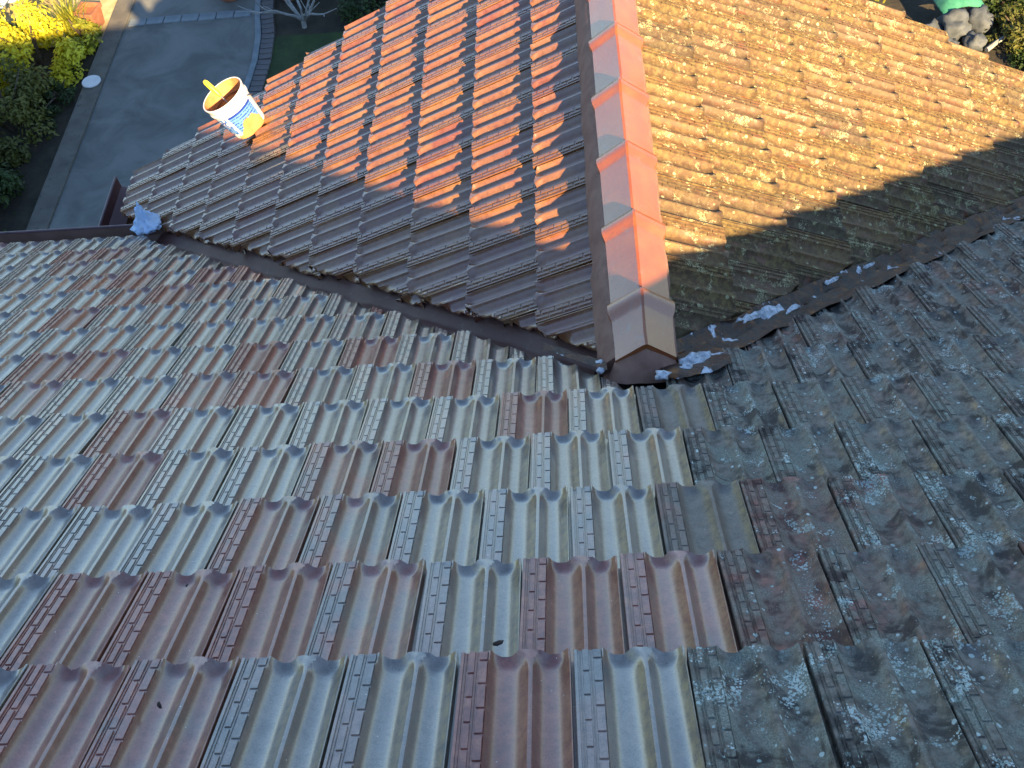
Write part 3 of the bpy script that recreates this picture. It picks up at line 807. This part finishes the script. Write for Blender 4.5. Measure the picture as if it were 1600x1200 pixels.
def shrub(name, loc, shape, mat, n, leaf, seed, label, cat='shrub', group=None):
    e = empty(name, (*gp(loc[0], loc[1]), z_+(loc[2]-z_)*K)); e.scale = (K,K,K); tag(e, label, cat, group)
    foliage(e, mat, n, shape, leaf, seed)
    b = MB(); rnd = random.Random(seed)
    for k in range(6):
        a = rnd.uniform(0,6.28); t = rnd.uniform(.3,.8)
        b.tube([(0,0,-.05),(math.cos(a)*shape[0]*t*.4, math.sin(a)*shape[1]*t*.4, shape[2]*.45),(math.cos(a)*shape[0]*t, math.sin(a)*shape[1]*t, shape[2]*.85)], [.022,.014,.006], 6)
    b.build('stem', M['trunk'], e)
    return e
z_ = GZ-.06
shrub('shrub', (-6.95,8.75,z_), (.62,.62,1.0), M['leaf_gold'], 5200, .034, 11, 'golden yellow shrub in full sun beside the kerb')
shrub('shrub', (-7.65,8.15,z_), (.50,.55,1.05), M['leaf_gold'], 2600, .034, 12, 'golden shrub at the left edge, half in shade')
shrub('shrub', (-7.75,9.2,z_), (.5,.5,.9), M['leaf_olive'], 2600, .034, 13, 'dull olive shrub behind the golden ones at the corner')
shrub('shrub', (-6.95,7.55,z_), (.58,.75,.75), M['leaf_olive'], 5000, .034, 14, 'shaded olive shrub in front of the sunlit golden one')
shrub('shrub', (-7.1,6.5,z_), (.6,.7,.85), M['leaf_dark'], 5000, .04, 15, 'dark green shrub beside the lower kerb, in the middle of the bed')
shrub('shrub', (-6.95,5.5,z_), (.5,.6,.6), M['leaf_dark'], 3600, .036, 16, 'dark green shrub nearest the gutter, beside the kerb')
shrub('shrub', (-6.52,8.15,z_), (.24,.7,.22), M['leaf_dark'], 2200, .02, 17, 'low dark groundcover plant between kerb and olive shrub', 'groundcover')
shrub('shrub', (-6.42,9.15,z_), (.2,.3,.45), M['leaf_lime'], 1300, .03, 18, 'small lime green plant under the terracotta planter')
def strappy(loc, n, h, spread, seed, mat, label):
    e = empty('strappy_plant', (*gp(loc[0], loc[1]), z_+(loc[2]-z_)*K)); e.scale = (K,K,K); tag(e, label, 'plant'); rnd = random.Random(seed); V=[];F=[];cols=[]
    for i in range(n):
        a = rnd.uniform(0,6.28); l = h*rnd.uniform(.6,1.2); out = spread*rnd.uniform(.3,1.); d = Vector((math.cos(a),math.sin(a),0)); sd = Vector((-d.y,d.x,0)); k = len(V); t = rnd.random()
        o = Vector((rnd.gauss(0,.06),rnd.gauss(0,.06),0))
        for s in (0,.35,.7,1.):
            w_ = .012*(1-s*.85); p = o+d*out*s**1.5+Vector((0,0,l*(s-.35*s*s*s)))
            V += [p-sd*w_, p+sd*w_]; cols += [(t,t,t,1)]*2
        for q in range(3): F.append((k+2*q,k+2*q+1,k+2*q+3,k+2*q+2))
    me = mesh('leaf_blades', V, F); at = me.color_attributes.new('leafcol','FLOAT_COLOR','POINT')
    for i, c in enumerate(cols): at.data[i].color = c
    link('leaf_blades', me, mat, e)
    b = MB(); b.tube([(0,0,-.05),(0,0,.08)], [.05,.03], 8); b.build('crown', M['trunk'], e)
strappy((-6.62,9.35,z_), 150, .75, .32, 21, M['leaf_lime'], 'tall pale sunlit strappy plant between golden shrub and planter')
# planter, pots
def pot(name, loc, r, h, label, seg=24, tilt=0., sq=False):
    b = MB(); seg = 4 if sq else seg
    prof_ = [(0,0),(r*.72,0),(r*.76,.01),(r*.95,h*.8),(r*1.06,h*.8),(r*1.06,h),(r*.92,h),(r*.86,h*.78),(0,h*.76)]
    b.lathe(prof_, Matrix.Rotation(.6,4,'Z'), seg)
    o = b.build(name, M['terracotta'], None, True, 30); o.location = (*gp(loc[0], loc[1]), loc[2]); o.scale = (K,K,K); o.rotation_euler = (0,tilt,0); tag(o, label, 'pot'); return o
pot('terracotta_planter', (-6.42,9.52,z_+.02), .19, .28, 'square terracotta planter standing in the sun beside the kerb', sq=True)
pot('terracotta_pot', (-4.62,9.98,GZ+.002), .24, .36, 'dark red pot standing on the driveway at the top edge')
pot('terracotta_pot', (-3.82,9.92,z_+.02), .20, .34, 'brown pot beside the bare grey shrub at the top edge')
# white board and pale trough at the far corner
b = MB(); b.box((-.62,-.45,0),(.62,.45,.03), None, .003); bd = b.build('white_board', M['white'], None, False); bd.location = (*gp(-7.55,10.15),z_+.4*K); bd.scale = (K,K,K); bd.rotation_euler = (R(8),R(4),.3); tag(bd, 'white board glaring in the sun behind the golden shrub', 'board')
b = MB()
b.tube([(-.02,-.45,.0),(.06,0,.02),(.10,.5,.05)], .055, 12); tr = b.build('pale_pipe', simple('pale_blue_plastic', ((.42,.55,.66),(.55,.66,.74)), 6, .4)); tr.location = (*gp(-7.42,9.82),z_+.52*K); tr.scale = (K,K,K); tag(tr, 'pale blue pipe lying across the white board', 'pipe')
# bare grey shrub
bare = empty('bare_shrub', (*gp(-3.55,9.2),z_)); bare.scale = (K,K,K); tag(bare, 'leafless grey shrub with forked branches beside the lawn', 'shrub')
rnd = random.Random(31)
b = MB(); b.tube([(0,0,-.05),(.01,0,.12)], [.035,.03], 8); b.build('trunk', M['grey_twig'], bare)
for k in range(9):
    b = MB(); a = k*.7+rnd.uniform(-.2,.2); p = Vector((.01,0,.1)); d = Vector((math.cos(a)*.55, math.sin(a)*.55, .75)).normalized(); pts = [p.copy()]
    for q in range(6):
        d = (d+Vector((rnd.gauss(0,.22),rnd.gauss(0,.22),rnd.gauss(.02,.15)))).normalized(); p = p+d*.15; pts.append(p.copy())
        if q in (1,3):
            d2 = (d+Vector((rnd.gauss(0,.6),rnd.gauss(0,.6),.1))).normalized(); b.tube([p, p+d2*.14, p+d2*.26+Vector((0,0,.03))], [.008,.006,.003], 5)
    b.tube(pts, [.022,.018,.015,.012,.009,.007,.004], 6); b.build('branch', M['grey_twig'], bare)
shrub('shrub', (-2.6,9.6,z_), (.6,.6,.5), M['leaf_dark'], 3000, .035, 41, 'dark low shrub behind the bare grey one')
shrub('shrub', (-3.0,10.6,z_), (.9,.6,.8), M['leaf_dark'], 4000, .045, 42, 'large dark shrub at the top edge beyond the bare one')
shrub('shrub', (-1.9,9.3,z_), (.4,.4,.5), M['leaf_olive'], 1600, .035, 43, 'olive shrub peeping over the orange verge tiles')
# the far right corner
strappy((3.55,8.75,z_+.2), 260, .95, .55, 51, M['leaf_lime'], 'sunlit yellow green strappy plant beyond the lichen slope')
strappy((2.85,9.1,z_+.2), 260, .95, .55, 52, M['leaf_lime'], 'sunlit strappy plant at the top edge, left of the other')
for k, (x, y, r, z) in enumerate(((4.05,8.15,.15,.1),(4.32,8.2,.20,.16),(4.62,8.28,.15,.2),(4.2,7.95,.12,.08),(4.5,7.98,.12,.09))):
    o = lump(Vector((0,0,0)), r, (.9,.95), M['rock'], 'garden_rock', None, 60+k*3.3, 3); o.location = (*gp(x,y-.10),z_+z*.8); o.scale = (K,K,K)
    tag(o, ('low blue grey rock nearest the verge tiles, left end of the pile','largest blue grey rock in the middle of the pile','upright grey rock under the green cover','small bluish rock at the front of the pile','small grey rock at the front right of the pile')[k], 'rock', 'rocks by the green cover')
b = MB(); rings = []
for i in range(13):
    t = i/12; x = -.27+.54*t
    rings.append([(x, -.17+.34*s+.05*math.sin(t*3.), .13*math.sin(math.pi*t)**.6*math.sin(math.pi*(.12+.76*s))+.012*nz(x*14,s*9,3)) for s in [k/8 for k in range(9)]])
b.loft(rings, close=False)
rings2 = [[Vector(p)-Vector((0,0,.012)) for p in r] for r in rings]; b.loft([r[::-1] for r in rings2], close=False)
gc = b.build('green_cover', M['green']); gc.location = (*gp(4.42,8.36),z_+.33); gc.scale = (K,K,K); gc.rotation_euler = (0,R(4),R(8)); tag(gc, 'green plastic cover resting on the blue grey rocks', 'cover')
b = MB(); b.tube([(0,0,0),(.14,.1,.03),(.27,.17,.05)], [.03,.028,.02], 8); st = b.build('broken_branch', M['grey_twig']); st.location = (*gp(4.62,7.75),z_+.06); st.scale = (K,K,K); tag(st, 'pale broken branch lying right of the rocks', 'branch')
shrub('shrub', (5.15,8.75,z_), (.55,.45,.4), M['leaf_dark'], 2600, .035, 73, 'dark leafy shrub just right of the green cover and rocks')
shrub('shrub', (5.05,8.0,z_), (.4,.4,.3), M['leaf_olive'], 1800, .03, 74, 'small olive shrub between the rocks and the right edge')
shrub('shrub', (5.6,9.1,z_), (.7,.7,.5), M['leaf_dark'], 3000, .04, 71, 'large dark shrub in the far right corner of the garden')
shrub('shrub', (5.4,7.4,z_), (.6,.6,.35), M['leaf_dark'], 2400, .035, 72, 'low dark shrub below the rocks at the right edge')
